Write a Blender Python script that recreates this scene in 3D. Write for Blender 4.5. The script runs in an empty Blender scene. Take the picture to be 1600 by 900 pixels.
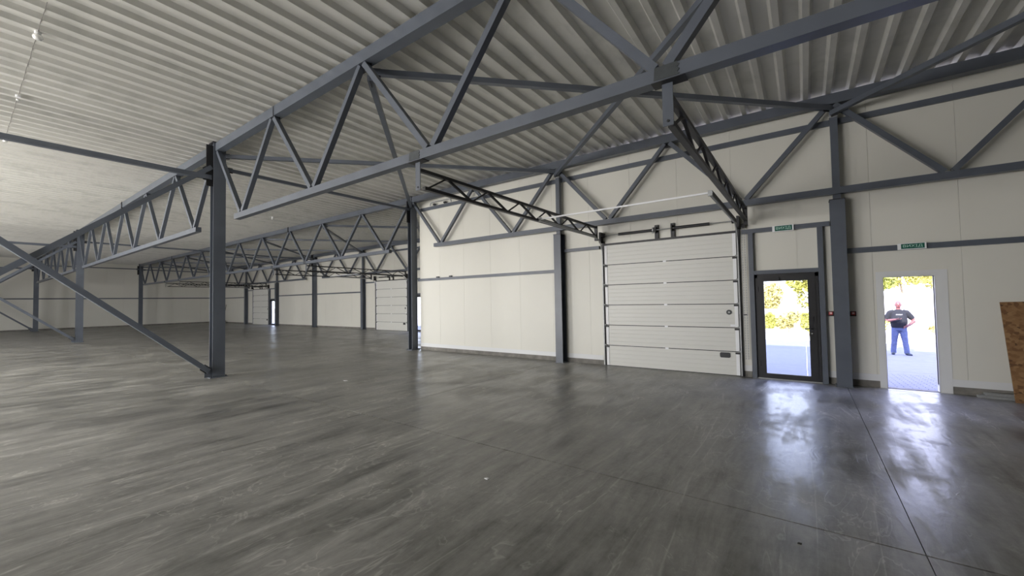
import bpy, bmesh, math, random
from mathutils import Vector, Matrix
random.seed(7)
S = bpy.context.scene
COL = S.collection
R = math.radians

# ------------------------------------------------------------------ camera
cam_data = bpy.data.cameras.new('camera')
cam = bpy.data.objects.new('camera', cam_data); COL.objects.link(cam)
cam_data.sensor_fit = 'HORIZONTAL'; cam_data.sensor_width = 36.0
cam_data.lens = 36.0 * 632.0 / 1600.0
cam_data.clip_start = 0.05; cam_data.clip_end = 800
yaw, pitch, roll = R(35.83), R(1.82), R(-1.0)
fw = Vector((-math.sin(yaw)*math.cos(pitch), math.cos(yaw)*math.cos(pitch), math.sin(pitch)))
rt = Vector((math.cos(yaw), math.sin(yaw), 0)); up = rt.cross(fw)
r2 = rt*math.cos(roll) + up*math.sin(roll); u2 = -rt*math.sin(roll) + up*math.cos(roll)
mw = Matrix((( r2.x, u2.x, -fw.x, 0), (r2.y, u2.y, -fw.y, 0), (r2.z, u2.z, -fw.z, 1.65), (0, 0, 0, 1)))
cam.matrix_world = mw
S.camera = cam

# ------------------------------------------------------------------ world, sun, lights, exposure
S.view_settings.view_transform = 'Standard'; S.view_settings.look = 'None'
S.view_settings.gamma = 1.0; S.view_settings.use_curve_mapping = False
S.view_settings.exposure = 0.0
W = bpy.data.worlds.new('sky'); S.world = W; W.use_nodes = True
nt = W.node_tree; nt.nodes.clear()
wo = nt.nodes.new('ShaderNodeOutputWorld'); bg = nt.nodes.new('ShaderNodeBackground')
tc = nt.nodes.new('ShaderNodeTexCoord'); sep = nt.nodes.new('ShaderNodeSeparateXYZ')
cr = nt.nodes.new('ShaderNodeValToRGB')
cr.color_ramp.elements[0].position = 0.0; cr.color_ramp.elements[0].color = (0.86, 0.89, 1.0, 1)
cr.color_ramp.elements[1].position = 0.45; cr.color_ramp.elements[1].color = (0.50, 0.55, 1.0, 1)
nt.links.new(tc.outputs['Generated'], sep.inputs[0]); nt.links.new(sep.outputs['Z'], cr.inputs[0])
nt.links.new(cr.outputs[0], bg.inputs[0]); bg.inputs[1].default_value = 6.5
nt.links.new(bg.outputs[0], wo.inputs[0])

sd = bpy.data.lights.new('sun', 'SUN'); sd.energy = 15; sd.angle = R(0.6); sd.color = (1.0, 0.95, 0.86)
sun = bpy.data.objects.new('sun', sd); COL.objects.link(sun)
sun.rotation_euler = Vector((0.12, 0.85, -0.52)).to_track_quat('-Z', 'Y').to_euler()

BACK_Y = -8.05
FILL_OPENINGS = [-34, -25, -16, -8.5]
for gx in FILL_OPENINGS:           # added fill lamps, standing in openings made for light behind the camera
    ld = bpy.data.lights.new('back_fill', 'AREA'); ld.shape = 'RECTANGLE'; ld.size = 5.0; ld.size_y = 3.1
    ld.energy = {-34: 320, -25: 640, -16: 1080, -8.5: 660}[gx]; ld.color = (1.0, 0.97, 0.915)
    lo = bpy.data.objects.new('back_fill', ld); COL.objects.link(lo)
    lo.location = (gx, BACK_Y + 0.25, 1.75); lo.rotation_euler = (R(90), 0, 0)   # faces +Y

# ------------------------------------------------------------------ materials
def new_mat(name):
    m = bpy.data.materials.new(name); m.use_nodes = True
    n = m.node_tree; b = n.nodes['Principled BSDF']
    return m, n, b
def mat(name, col, rough=0.5, metal=0.0, noise=0.0, nscale=4.0, bump=0.0, bscale=60.0, emit=None, spec=0.5):
    m, n, b = new_mat(name)
    b.inputs['Roughness'].default_value = rough; b.inputs['Metallic'].default_value = metal
    b.inputs['Specular IOR Level'].default_value = spec
    b.inputs['Base Color'].default_value = (*col, 1)
    if noise > 0:
        t = n.nodes.new('ShaderNodeTexCoord'); z = n.nodes.new('ShaderNodeTexNoise')
        z.inputs['Scale'].default_value = nscale; z.inputs['Detail'].default_value = 5
        r = n.nodes.new('ShaderNodeValToRGB')
        r.color_ramp.elements[0].position = 0.3; r.color_ramp.elements[1].position = 0.7
        r.color_ramp.elements[0].color = (*[c*(1-noise) for c in col], 1)
        r.color_ramp.elements[1].color = (*[min(1, c*(1+noise)) for c in col], 1)
        n.links.new(t.outputs['Object'], z.inputs['Vector']); n.links.new(z.outputs['Fac'], r.inputs[0])
        n.links.new(r.outputs[0], b.inputs['Base Color'])
    if bump > 0:
        t = n.nodes.new('ShaderNodeTexCoord'); z = n.nodes.new('ShaderNodeTexNoise')
        z.inputs['Scale'].default_value = bscale
        bp = n.nodes.new('ShaderNodeBump'); bp.inputs['Strength'].default_value = bump; bp.inputs['Distance'].default_value = 0.01
        n.links.new(t.outputs['Object'], z.inputs['Vector']); n.links.new(z.outputs['Fac'], bp.inputs['Height'])
        n.links.new(bp.outputs[0], b.inputs['Normal'])
    if emit:
        b.inputs['Emission Color'].default_value = (*emit[0], 1); b.inputs['Emission Strength'].default_value = emit[1]
    return m

M = {}
M['steel'] = mat('blue_grey_paint', (0.100, 0.114, 0.138), 0.36, 0.0, 0.10, 2.5, 0.05, 30)
M['steel_dark'] = mat('anthracite_paint', (0.014, 0.014, 0.016), 0.45)
M['plate'] = mat('bare_primer_steel', (0.045, 0.052, 0.055), 0.6, 0.0, 0.15, 20)
M['black'] = mat('black_metal', (0.012, 0.012, 0.014), 0.45)
M['galv'] = mat('galvanised', (0.38, 0.39, 0.39), 0.5, 0.5, 0.1, 30)
M['white'] = mat('white_flashing', (0.70, 0.71, 0.71), 0.4)
M['whitecap'] = mat('white_end_cap', (0.84, 0.85, 0.86), 0.4)
M['panel'] = mat('cream_sandwich_panel', (0.695, 0.685, 0.615), 0.42, 0, 0.025, 0.6)
M['gate'] = mat('pale_gate_panel', (0.66, 0.66, 0.615), 0.42, 0, 0.02, 1.0)
M['plinth'] = mat('plinth_concrete', (0.20, 0.19, 0.17), 0.9, 0, 0.25, 6, 0.3, 40)
M['green'] = mat('exit_green', (0.0, 0.10, 0.065), 0.4)
M['letter'] = mat('exit_letters', (0.55, 0.80, 0.70), 0.4)
M['red'] = mat('call_point_red', (0.45, 0.02, 0.02), 0.4)
M['pink'] = mat('call_point_face', (0.85, 0.62, 0.6), 0.4)
M['cable'] = mat('dark_cable', (0.16, 0.15, 0.14), 0.6)
M['lamp'] = mat('clear_lamp_glass', (0.9, 0.9, 0.88), 0.12, 0.3)
M['skin'] = mat('skin', (0.175, 0.072, 0.068), 0.5)
M['shirt'] = mat('black_cotton', (0.012, 0.013, 0.017), 0.9, 0, 0.2, 8)
M['jeans'] = mat('blue_denim', (0.10, 0.125, 0.23), 0.9, 0, 0.2, 14)
M['shoe'] = mat('dark_shoe', (0.04, 0.05, 0.065), 0.7)
M['print'] = mat('white_print', (0.75, 0.75, 0.76), 0.7)
M['slab_under'] = mat('joint_filler', (0.035, 0.033, 0.03), 0.9)
M['bark'] = mat('bark', (0.30, 0.25, 0.18), 0.9, 0, 0.3, 12)
M['leaf_a'] = mat('leaf_yellow_green', (0.40, 0.38, 0.08), 0.7, 0, 0.35, 0.9)
M['leaf_b'] = mat('leaf_green', (0.28, 0.31, 0.06), 0.7, 0, 0.35, 0.9)
M['leaf_c'] = mat('leaf_dry_yellow', (0.52, 0.45, 0.17), 0.7, 0, 0.3, 1.5)
M['paving'] = mat('pale_paving', (0.180, 0.185, 0.225), 0.85, 0, 0.08, 6)
M['gravel'] = mat('pale_gravel_ground', (0.62, 0.57, 0.48), 0.95, 0, 0.2, 2)
M['roof_out'] = mat('roof_membrane', (0.3, 0.3, 0.3), 0.9)
M['kerb'] = mat('kerb_concrete', (0.6, 0.6, 0.58), 0.8, 0, 0.1, 8)

def osb():
    m, n, b = new_mat('oriented_strand_board'); b.inputs['Roughness'].default_value = 0.7
    t = n.nodes.new('ShaderNodeTexCoord'); mp = n.nodes.new('ShaderNodeMapping'); mp.inputs['Scale'].default_value = (13, 13, 17); mp.inputs['Rotation'].default_value = (R(30), 0, 0)
    v = n.nodes.new('ShaderNodeTexVoronoi'); v.inputs['Scale'].default_value = 1.6; v.feature = 'F1'
    r = n.nodes.new('ShaderNodeValToRGB')
    e = r.color_ramp.elements; e[0].position = 0.05; e[0].color = (0.07, 0.03, 0.012, 1); e[1].position = 0.95; e[1].color = (0.31, 0.18, 0.08, 1)
    x = e.new(0.25); x.color = (0.19, 0.095, 0.036, 1)
    n.links.new(t.outputs['Object'], mp.inputs[0]); n.links.new(mp.outputs[0], v.inputs['Vector'])
    n.links.new(v.outputs['Color'], r.inputs[0]); n.links.new(r.outputs[0], b.inputs['Base Color'])
    return m
M['osb'] = osb()

def deck_mat():
    m, n, b = new_mat('galvanised_roof_deck'); b.inputs['Roughness'].default_value = 0.48; b.inputs['Metallic'].default_value = 0.15
    t = n.nodes.new('ShaderNodeTexCoord'); mp = n.nodes.new('ShaderNodeMapping'); mp.inputs['Scale'].default_value = (2.9, 0.22, 1)
    z = n.nodes.new('ShaderNodeTexNoise'); z.inputs['Scale'].default_value = 1.0; z.inputs['Detail'].default_value = 6
    z2 = n.nodes.new('ShaderNodeTexNoise'); z2.inputs['Scale'].default_value = 3.0; z2.inputs['Detail'].default_value = 8
    mx = n.nodes.new('ShaderNodeMath'); mx.operation = 'ADD'
    r = n.nodes.new('ShaderNodeValToRGB'); e = r.color_ramp.elements
    e[0].position = 0.75; e[0].color = (0.54, 0.54, 0.50, 1); e[1].position = 1.3; e[1].color = (0.64, 0.635, 0.59, 1)
    n.links.new(t.outputs['Object'], mp.inputs[0]); n.links.new(mp.outputs[0], z.inputs['Vector'])
    n.links.new(t.outputs['Object'], z2.inputs['Vector'])
    n.links.new(z.outputs['Fac'], mx.inputs[0]); n.links.new(z2.outputs['Fac'], mx.inputs[1])
    n.links.new(mx.outputs[0], r.inputs[0]); n.links.new(r.outputs[0], b.inputs['Base Color'])
    return m
M['deck'] = deck_mat()

def floor_mat():
    m, n, b = new_mat('power_floated_concrete'); L = n.links
    N = lambda k: n.nodes.new(k)
    t = N('ShaderNodeTexCoord')
    def noise(scale, detail, vec=None, dist=0.0, rough=0.6):
        z = N('ShaderNodeTexNoise'); z.inputs['Scale'].default_value = scale; z.inputs['Detail'].default_value = detail
        z.inputs['Distortion'].default_value = dist; z.inputs['Roughness'].default_value = rough
        L.new(vec or t.outputs['Object'], z.inputs['Vector']); return z.outputs['Fac']
    def op(k, a, b_=None, c=None):
        x = N('ShaderNodeMath'); x.operation = k
        for q, v in enumerate((a, b_, c)):
            if v is None: continue
            if isinstance(v, (int, float)): x.inputs[q].default_value = v
            else: L.new(v, x.inputs[q])
        return x.outputs[0]
    def mapped(rot, sx, sy, loc=0):
        mp = N('ShaderNodeMapping'); mp.inputs['Rotation'].default_value = (0, 0, R(rot)); mp.inputs['Scale'].default_value = (sx, sy, 1)
        mp.inputs['Location'].default_value = (loc, loc*.7, 0); L.new(t.outputs['Object'], mp.inputs[0]); return mp.outputs[0]
    def line(src, width):           # thin contour of a noise field
        a = op('ABSOLUTE', op('SUBTRACT', src, 0.5)); r = N('ShaderNodeMapRange')
        r.inputs['From Max'].default_value = width; r.inputs['To Min'].default_value = 1; r.inputs['To Max'].default_value = 0
        L.new(a, r.inputs['Value']); return r.outputs[0]
    def gate(src, lo, hi):
        r = N('ShaderNodeMapRange'); r.inputs['From Min'].default_value = lo; r.inputs['From Max'].default_value = hi; L.new(src, r.inputs['Value']); return r.outputs[0]
    big = noise(0.35, 3, dist=.4); mid = noise(1.1, 6, dist=.6, rough=.6); fine = noise(14, 6, rough=.7)
    st1 = noise(1.7, 9, mapped(-6, 3.0, .42), dist=.35, rough=.68); st2 = noise(1.3, 7, mapped(35, 2.6, .6, 9), dist=.8, rough=.65)
    v = 1.0
    for f, k in ((big, 1.0), (mid, 1.3), (st1, 2.3), (st2, 1.1), (fine, .5)):
        v = op('MULTIPLY_ADD', op('SUBTRACT', f, .5), k, v)
    w1 = op('MULTIPLY', line(noise(.8, 4, mapped(-12, 2.4, .5, 3), dist=1.6, rough=.5), .010), gate(mid, .50, .62))
    w2 = op('MULTIPLY', line(noise(1.2, 4, mapped(40, 1.7, .7, 17), dist=1.8, rough=.5), .012), gate(big, .48, .60))
    w3 = op('MULTIPLY', line(noise(.55, 5, mapped(80, 1.0, .8, 31), dist=2.2, rough=.55), .006), gate(st2, .5, .6))
    v = op('MULTIPLY_ADD', w1, .70, v); v = op('MULTIPLY_ADD', w2, .60, v); v = op('MULTIPLY_ADD', w3, .45, v)
    w4 = op('MULTIPLY', line(noise(1.0, 3, mapped(-5, 1.5, .10, 41), dist=.4, rough=.4), .007), gate(st2, .44, .56)); v = op('MULTIPLY_ADD', w4, .45, v)
    sp = gate(noise(2.4, 8, mapped(-8, 1.6, .8, 5), dist=.4, rough=.75), .60, .68); v = op('MULTIPLY_ADD', sp, .30, v)
    oi = N('ShaderNodeObjectInfo'); v = op('MULTIPLY', v, op('MULTIPLY_ADD', oi.outputs['Random'], .10, .95))
    v = op('MAXIMUM', v, .35)
    cb = N('ShaderNodeCombineColor')
    for q, c in enumerate((.250, .246, .228)): L.new(op('MULTIPLY', v, c), cb.inputs[q])
    L.new(cb.outputs[0], b.inputs['Base Color'])
    rg = op('MULTIPLY_ADD', op('SUBTRACT', mid, .5), 1.1, op('MULTIPLY_ADD', op('SUBTRACT', st1, .5), .9, .36))
    L.new(op('MINIMUM', op('MAXIMUM', rg, .28), .62), b.inputs['Roughness'])
    bz = op('ADD', noise(4.5, 5, mapped(30, 1.8, .8), dist=1.0), op('MULTIPLY', w1, .3)); bp = N('ShaderNodeBump'); bp.inputs['Strength'].default_value = 0.22; bp.inputs['Distance'].default_value = 0.012
    L.new(bz, bp.inputs['Height']); L.new(bp.outputs[0], b.inputs['Normal'])
    b.inputs['Specular IOR Level'].default_value = 0.45
    return m
M['floor'] = floor_mat()

def glass_mat():
    m, n, b = new_mat('door_glass'); n.nodes.clear(); L = n.links
    o = n.nodes.new('ShaderNodeOutputMaterial'); mx = n.nodes.new('ShaderNodeMixShader'); mx.inputs[0].default_value = 0.05; tr = n.nodes.new('ShaderNodeBsdfTransparent')
    gl = n.nodes.new('ShaderNodeBsdfGlossy'); gl.inputs['Roughness'].default_value = 0.02
    tr.inputs[0].default_value = (0.93, 0.96, 0.95, 1)
    L.new(tr.outputs[0], mx.inputs[1]); L.new(gl.outputs[0], mx.inputs[2]); L.new(mx.outputs[0], o.inputs[0])
    return m
M['glass'] = glass_mat()

# ------------------------------------------------------------------ mesh helpers
class MB:
    def __init__(s): s.v = []; s.f = []
    def box(s, x0, x1, y0, y1, z0, z1):
        n = len(s.v)
        s.v += [(x0,y0,z0),(x1,y0,z0),(x1,y1,z0),(x0,y1,z0),(x0,y0,z1),(x1,y0,z1),(x1,y1,z1),(x0,y1,z1)]
        s.f += [tuple(n+i for i in q) for q in ((0,3,2,1),(4,5,6,7),(0,1,5,4),(1,2,6,5),(2,3,7,6),(3,0,4,7))]
        return s
    def bar(s, p, q, w, h, upv=(0,0,1), side=None):
        """rectangular tube p->q; w across, h along upv"""
        p = Vector(p); q = Vector(q); d = (q-p).normalized()
        a = Vector(side).normalized() if side else d.cross(Vector(upv)).normalized()
        b = a.cross(d).normalized()
        n = len(s.v)
        for c in (p, q):
            for i, j in ((-1,-1),(1,-1),(1,1),(-1,1)): s.v.append(tuple(c + a*(w/2*i) + b*(h/2*j)))
        s.f += [tuple(n+i for i in t) for t in ((0,3,2,1),(4,5,6,7),(0,1,5,4),(1,2,6,5),(2,3,7,6),(3,0,4,7))]
        return s
    def tube(s, pts, r, seg=8):
        pts = [Vector(p) for p in pts]; n0 = len(s.v); rs = r if isinstance(r, (list, tuple)) else [r]*len(pts)
        ref = None
        for i, p in enumerate(pts):
            d = (pts[min(i+1, len(pts)-1)] - pts[max(i-1, 0)]).normalized()
            if ref is None: ref = Vector((0,0,1)) if abs(d.z) < 0.9 else Vector((0,1,0))
            a = d.cross(ref).normalized(); b = a.cross(d).normalized()
            rad = rs[i]; ra, rb = rad if isinstance(rad, tuple) else (rad, rad)
            for k in range(seg):
                t = 2*math.pi*k/seg; s.v.append(tuple(p + a*(ra*math.cos(t)) + b*(rb*math.sin(t))))
        for i in range(len(pts)-1):
            for k in range(seg):
                k2 = (k+1) % seg; A = n0+i*seg; B = A+seg
                s.f.append((A+k, B+k, B+k2, A+k2))
        s.f.append(tuple(n0+k for k in range(seg))); L = n0+(len(pts)-1)*seg
        s.f.append(tuple(L+k for k in reversed(range(seg))))
        return s
    def cyl(s, c, axis, r, h, seg=16):
        c = Vector(c); ax = {'x': Vector((1,0,0)), 'y': Vector((0,1,0)), 'z': Vector((0,0,1))}[axis]
        return s.tube([c-ax*h/2, c+ax*h/2], r, seg)
    def ball(s, c, r, seg=10, rings=7, sc=(1,1,1)):
        n0 = len(s.v); c = Vector(c)
        for i in range(1, rings):
            t = math.pi*i/rings
            for k in range(seg):
                a = 2*math.pi*k/seg
                s.v.append((c.x+r*sc[0]*math.sin(t)*math.cos(a), c.y+r*sc[1]*math.sin(t)*math.sin(a), c.z+r*sc[2]*math.cos(t)))
        s.v.append((c.x, c.y, c.z+r*sc[2])); s.v.append((c.x, c.y, c.z-r*sc[2])); T = len(s.v)-2; Bm = T+1
        for i in range(rings-2):
            for k in range(seg):
                A = n0+i*seg; k2 = (k+1) % seg; s.f.append((A+k, A+seg+k, A+seg+k2, A+k2))
        for k in range(seg):
            k2 = (k+1) % seg; s.f.append((T, n0+k, n0+k2)); A = n0+(rings-2)*seg; s.f.append((Bm, A+k2, A+k))
        return s
    def poly(s, prof, axis, a0, a1):
        """prism of 2D profile: axis 'x' -> prof=(y,z), 'y' -> prof=(x,z), 'z' -> (x,y)"""
        n = len(s.v); k = len(prof)
        for a in (a0, a1):
            for u, w in prof:
                s.v.append({'x': (a,u,w), 'y': (u,a,w), 'z': (u,w,a)}[axis])
        s.f.append(tuple(n+i for i in range(k))); s.f.append(tuple(n+k+i for i in reversed(range(k))))
        for i in range(k):
            j = (i+1) % k; s.f.append((n+i, n+k+i, n+k+j, n+j))
        return s
    def build(s, name, m, parent=None, origin=None, smooth=False, bevel=0.0):
        me = bpy.data.meshes.new(name)
        if origin is None:
            if parent is None:
                xs = [v[0] for v in s.v]; ys = [v[1] for v in s.v]; zs = [v[2] for v in s.v]
                origin = ((min(xs)+max(xs))/2, (min(ys)+max(ys))/2, min(zs))
            else: origin = (0,0,0)
        o0 = Vector(origin)
        off = o0
        if parent is not None:
            off = Vector(world_loc(parent))     # parents here are only translated
        me.from_pydata([tuple(Vector(v)-off) for v in s.v], [], s.f); me.update()
        bm = bmesh.new(); bm.from_mesh(me); bmesh.ops.recalc_face_normals(bm, faces=bm.faces)
        if smooth:
            for f in bm.faces: f.smooth = len(f.verts) <= 4
        bm.to_mesh(me); bm.free()
        me.materials.append(M[m] if isinstance(m, str) else m)
        o = bpy.data.objects.new(name, me); COL.objects.link(o)
        if parent is not None: o.parent = parent
        else: o.location = off
        if bevel > 0:
            b = o.modifiers.new('bevel', 'BEVEL'); b.width = bevel; b.segments = 1; b.limit_method = 'ANGLE'
        return o
def world_loc(o):
    l = Vector(o.location)
    while o.parent: o = o.parent; l += Vector(o.location)
    return l
def tag(o, label=None, cat=None, group=None, kind=None):
    if label: o['label'] = label
    if cat: o['category'] = cat
    if group: o['group'] = group
    if kind: o['kind'] = kind
    return o
def thing(name, label, cat, loc, group=None, kind=None):
    o = bpy.data.objects.new(name, None); COL.objects.link(o); o.location = loc
    o.empty_display_size = 0.2
    return tag(o, label, cat, group, kind)
def copy_tree(src, loc, label, group=None):
    r = src.copy(); COL.objects.link(r); r.location = loc
    for ch in list(src.children):
        c = ch.copy(); COL.objects.link(c); c.parent = r
        for g in list(ch.children):
            d = g.copy(); COL.objects.link(d); d.parent = c
    r['label'] = label
    if group: r['group'] = group
    return r

# ------------------------------------------------------------------ layout constants
XA, XB, XC, XD = 6.35, -11.17, -28.72, -46.27         # main column lines
YA, YB, YC, YZ = 3.65, 9.5, 15.35, -2.2               # truss / column rows
BAY = 5.85
WY, CY, EX, RX = 9.65, 15.5, -48.0, 12.4              # near wall face, recessed wall face, far end wall, right end wall
def deck_z(y): return 5.50 - 0.021*(y-3.6)            # underside of the deck's low flange

# ------------------------------------------------------------------ floor slabs
fl = thing('floor', 'polished grey concrete floor cut by saw joints', 'floor', (0,0,0), kind='structure')
MB().box(EX-.2, -10.85, BACK_Y-.2, CY+.12, -0.3, -0.012).box(-10.85, RX+.2, BACK_Y-.2, WY+.12, -0.3, -0.012).build('joint_bed', 'slab_under', fl)
xs = [EX-.1, -46.5, -40.65, -34.8, -28.95, -23.1, -17.25, -11.35, -5.42, 0.57, 6.4, RX+.1]
ys = [BACK_Y-.1, -2.2, 3.62, 9.48, CY+.1]
J = 0.003
for i in range(len(xs)-1):
    for j in range(len(ys)-1):
        x0, x1, y0, y1 = xs[i]+J, xs[i+1]-J, ys[j]+.008, ys[j+1]-.008
        if j == 3 and xs[i] > -11.4: y1 = 9.80
        mb = MB().box(x0, x1, y0, y1, -0.1, 0)
        mb.build('slab', 'floor', fl)

# ------------------------------------------------------------------ ceiling deck (trapezoidal ribs running towards the wall)
def deck():
    P = 0.337; v = []; f = []
    y0, y1 = BACK_Y-.3, 15.95
    x = EX-.3; cols = []
    while x < RX+.4:
        for dx, h in ((0, .068), (.168, .068), (.208, .0), (.288, .0), (.328, .068)): cols.append((x+dx, h))
        x += P
    for (x, h) in cols:
        for y in (y0, y1 if x < -10.8 else 10.0): v.append((x, y, deck_z(y)+h))
    for i in range(len(cols)-1): f.append((2*i, 2*i+1, 2*i+3, 2*i+2))
    mb = MB(); mb.v = v; mb.f = f
    return mb
dk = deck().build('ceiling', 'deck', None, origin=(0,0,0))
tag(dk, 'pale grey ribbed metal roof deck', 'ceiling', kind='structure')
rb = MB()
for xa, xb, ya, yb in ((EX-.5, -10.7, BACK_Y-.5, 16.1), (-10.699, RX+.5, BACK_Y-.5, 10.15)):
    n = len(rb.v); rb.v += [(x, y, deck_z(y)+z) for z in (.09, .26) for x, y in ((xa, ya), (xb, ya), (xb, yb), (xa, yb))]
    rb.f += [tuple(n+i for i in q) for q in ((0,3,2,1),(4,5,6,7),(0,1,5,4),(1,2,6,5),(2,3,7,6),(3,0,4,7))]
tag(rb.build('roof', 'roof_out'), 'flat roof covering above the ribbed deck', 'roof', kind='structure')

# ------------------------------------------------------------------ walls of vertical sandwich panels
def panel_wall(name, label, axis, face, out, a_edges, z0, ztop, openings):
    """axis 'x': wall along X with inside face at y=face; out=+1/-1 thickness direction. axis 'y': along Y with face at x"""
    root = thing(name, label, 'wall', (0,0,0), kind='structure')
    T = 0.12
    for a0, a1 in zip(a_edges[:-1], a_edges[1:]):
        cuts = sorted({a0, a1} | {c for o in openings for c in o[:2] if a0 < c < a1})
        mb = MB()
        for c0, c1 in zip(cuts[:-1], cuts[1:]):
            mid = (c0+c1)/2; b = z0
            for o in openings:
                if o[0] < mid < o[1]: b = max(b, o[2])
            g0 = 0.0015 if c0 == a0 else 0; g1 = 0.0015 if c1 == a1 else 0
            t = ztop(mid)
            lo, hi = sorted((face, face+out*T))
            if axis == 'x': mb.box(c0+g0, c1-g1, lo, hi, b, t)
            else: mb.box(lo, hi, c0+g0, c1-g1, b, t)
        mb.build('panel', 'panel', root)
    # backing behind the seams so that no daylight leaks through them
    mb = MB(); cuts = sorted({a_edges[0], a_edges[-1]} | {c for o in openings for c in o[:2]})
    for c0, c1 in zip(cuts[:-1], cuts[1:]):
        mid = (c0+c1)/2; b = 0.0
        for o in openings:
            if o[0] < mid < o[1]: b = o[2]
        lo, hi = sorted((face+out*0.02, face+out*0.10))
        if axis == 'x': mb.box(c0, c1, lo, hi, b, ztop(mid)-.01)
        else: mb.box(lo, hi, c0, c1, b, ztop(mid)-.01)
    mb.build('panel_core', 'panel', root)
    return root
def edges(a0, a1, ref, step=1.097):
    out = [a0]; k = math.ceil((a0-ref)/step + 1e-6); x = ref + k*step
    while x < a1 - 0.05:
        if x > a0 + 0.05: out.append(x)
        x += step
    return out + [a1]
near_open = [(-4.10, -1.08, 3.03), (-0.80, 0.225, 2.12), (1.14, 1.775, 1.95)]
panel_wall('wall_right', 'cream sandwich panel wall with gate, glass door and open doorway', 'x', WY, 1, edges(-10.95, RX, -0.09), 0.12, lambda a: deck_z(WY)-.005, near_open)
rec_open = [(-21.75, -18.66, 3.03), (-18.36, -17.33, 2.12), (-39.30, -36.21, 3.03), (-35.91, -34.88, 2.12)]
panel_wall('wall_recess', 'cream sandwich panel wall of the deeper bay far behind', 'x', CY, 1, edges(EX, -10.83, -0.09-17.55), 0.12, lambda a: deck_z(CY)-.005, rec_open)
panel_wall('wall_return', 'short cream return wall where the hall gets deeper', 'y', -10.95, 1, edges(WY+.12, CY, WY+.12), 0.12, lambda a: deck_z(a)+.06, [])
panel_wall('wall_far', 'cream end wall far away on the left', 'y', EX, -1, edges(BACK_Y, CY+.1, 0), 0.12, lambda a: deck_z(a)+.06, [])
panel_wall('wall_end', 'cream end wall on the right outside the photograph', 'y', RX, 1, edges(BACK_Y, WY+.12, 0), 0.12, lambda a: deck_z(a)+.06, [])
panel_wall('wall_back', 'unseen cream wall behind the camera with openings added for light', 'x', BACK_Y, -1, edges(EX, RX, 0), 0.12, lambda a: deck_z(BACK_Y)-.005,
           [(g-2.5, g+2.5, 3.4) for g in FILL_OPENINGS])  # openings put into this unseen wall to let light in

# plinths and the white flashing above them
def skirt(n, axis, segs, face, out=1):
    for a0, a1 in segs:
        r = thing('baseboard_'+n, 'grey concrete plinth under white flashing strip', 'plinth', (0,0,0), kind='structure')
        lo, hi = sorted((face+out*0.004, face+out*0.09))
        fo, fi = sorted((face-out*0.006, face+out*0.004))
        if axis == 'x':
            MB().box(a0, a1, lo, hi, 0, .12).build('plinth', 'plinth', r)
            MB().box(a0, a1, fo, fi, .118, .235).build('flashing', 'white' if n == 'right' else 'panel', r)
        else:
            MB().box(lo, hi, a0, a1, 0, .12).build('plinth', 'plinth', r)
            MB().box(fo, fi, a0, a1, .118, .235).build('flashing', 'white' if n == 'right' else 'panel', r)
skirt('right', 'x', [(-10.95, -4.16), (-1.06, -0.92), (0.32, 1.04), (1.93, RX)], WY)
skirt('recess', 'x', [(EX, -39.36), (-36.16, -35.98), (-34.8, -21.81), (-18.6, -18.42), (-17.25, -10.95)], CY)
skirt('far', 'y', [(BACK_Y, CY)], EX, -1)
skirt('return', 'y', [(WY+.1, CY)], -10.95, 1)

# ------------------------------------------------------------------ columns
def h_profile(w, d, flange_axis, t=0.014, tw=0.012):
    """closed H outline centred on 0, overall x-size w, y-size d. flange_axis 'x': flanges' faces look along x"""
    if flange_axis == 'x':
        a, b = w/2, d/2
        return [(-a,-b),(-a+t,-b),(-a+t,-tw/2),(a-t,-tw/2),(a-t,-b),(a,-b),(a,b),(a-t,b),(a-t,tw/2),(-a+t,tw/2),(-a+t,b),(-a,b)]
    a, b = w/2, d/2
    return [(-a,-b),(a,-b),(a,-b+t),(tw/2,-b+t),(tw/2,b-t),(a,b-t),(a,b),(-a,b),(-a,b-t),(-tw/2,b-t),(-tw/2,-b+t),(-a,-b+t)]
def main_column(x, y, label, group, brace_side=0, top=None, depth=0.25):
    t = top or deck_z(y)-.01
    r = thing('steel_column', label, 'column', (x, y, 0), group)
    MB().poly([(x+a, y+b) for a, b in h_profile(.20, depth, 'x')], 'z', 0.018, t-.02).build('shaft', 'steel', r)
    MB().box(x-.15, x+.15, y-depth/2-.06, y+depth/2+.035, 0, .018).build('base_plate', 'steel', r)
    MB().box(x-.14, x+.14, y-.15, y+.15, t-.02, t).build('cap_plate', 'steel_dark', r)
    for dx in (-.12, .12):
        for dy in (-.155, .135):
            MB().cyl((x+dx, y+dy, .03), 'z', .012, .025, 6).build('anchor_bolt', 'steel_dark', r)
    MB().box(x-.012, x+.012, y-.24, y-.10, 4.45, 5.42 if y < 9 else 5.2).build('end_plate', 'steel_dark', r)
    if brace_side:
        MB().box(x+.045, x+.057, y-depth/2-.14, y-depth/2+.02, .019, .26).build('gusset_plate', 'steel', r)
        MB().cyl((x+.062, y-depth/2-.07, .17), 'x', .014, .02, 6).build('bolt', 'steel_dark', r)
    return r
gm = 'tall steel columns that carry the roof trusses'
main_column(XB, YA, 'nearest free-standing blue-grey column, full height, left of the photo', gm, 1)
main_column(XC, YA, 'second blue-grey free-standing column behind the nearest one, with a diagonal brace at its foot', gm, 1)
main_column(XD, YA, 'farthest column of the near truss row, just before the end wall', gm, 1)
main_column(XA, YA, 'column of the near truss row outside the photo on the right', gm, 1)
main_column(XB, YB, 'dark column at the corner where the near cream wall ends', gm)
main_column(XC, YB, 'far column of the middle truss row in front of the recessed wall, between two gates', gm)
main_column(XD, YB, 'far column of the middle truss row close to the end wall', gm)
main_column(XA, YB, 'wall column outside the photo on the right', gm)
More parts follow.
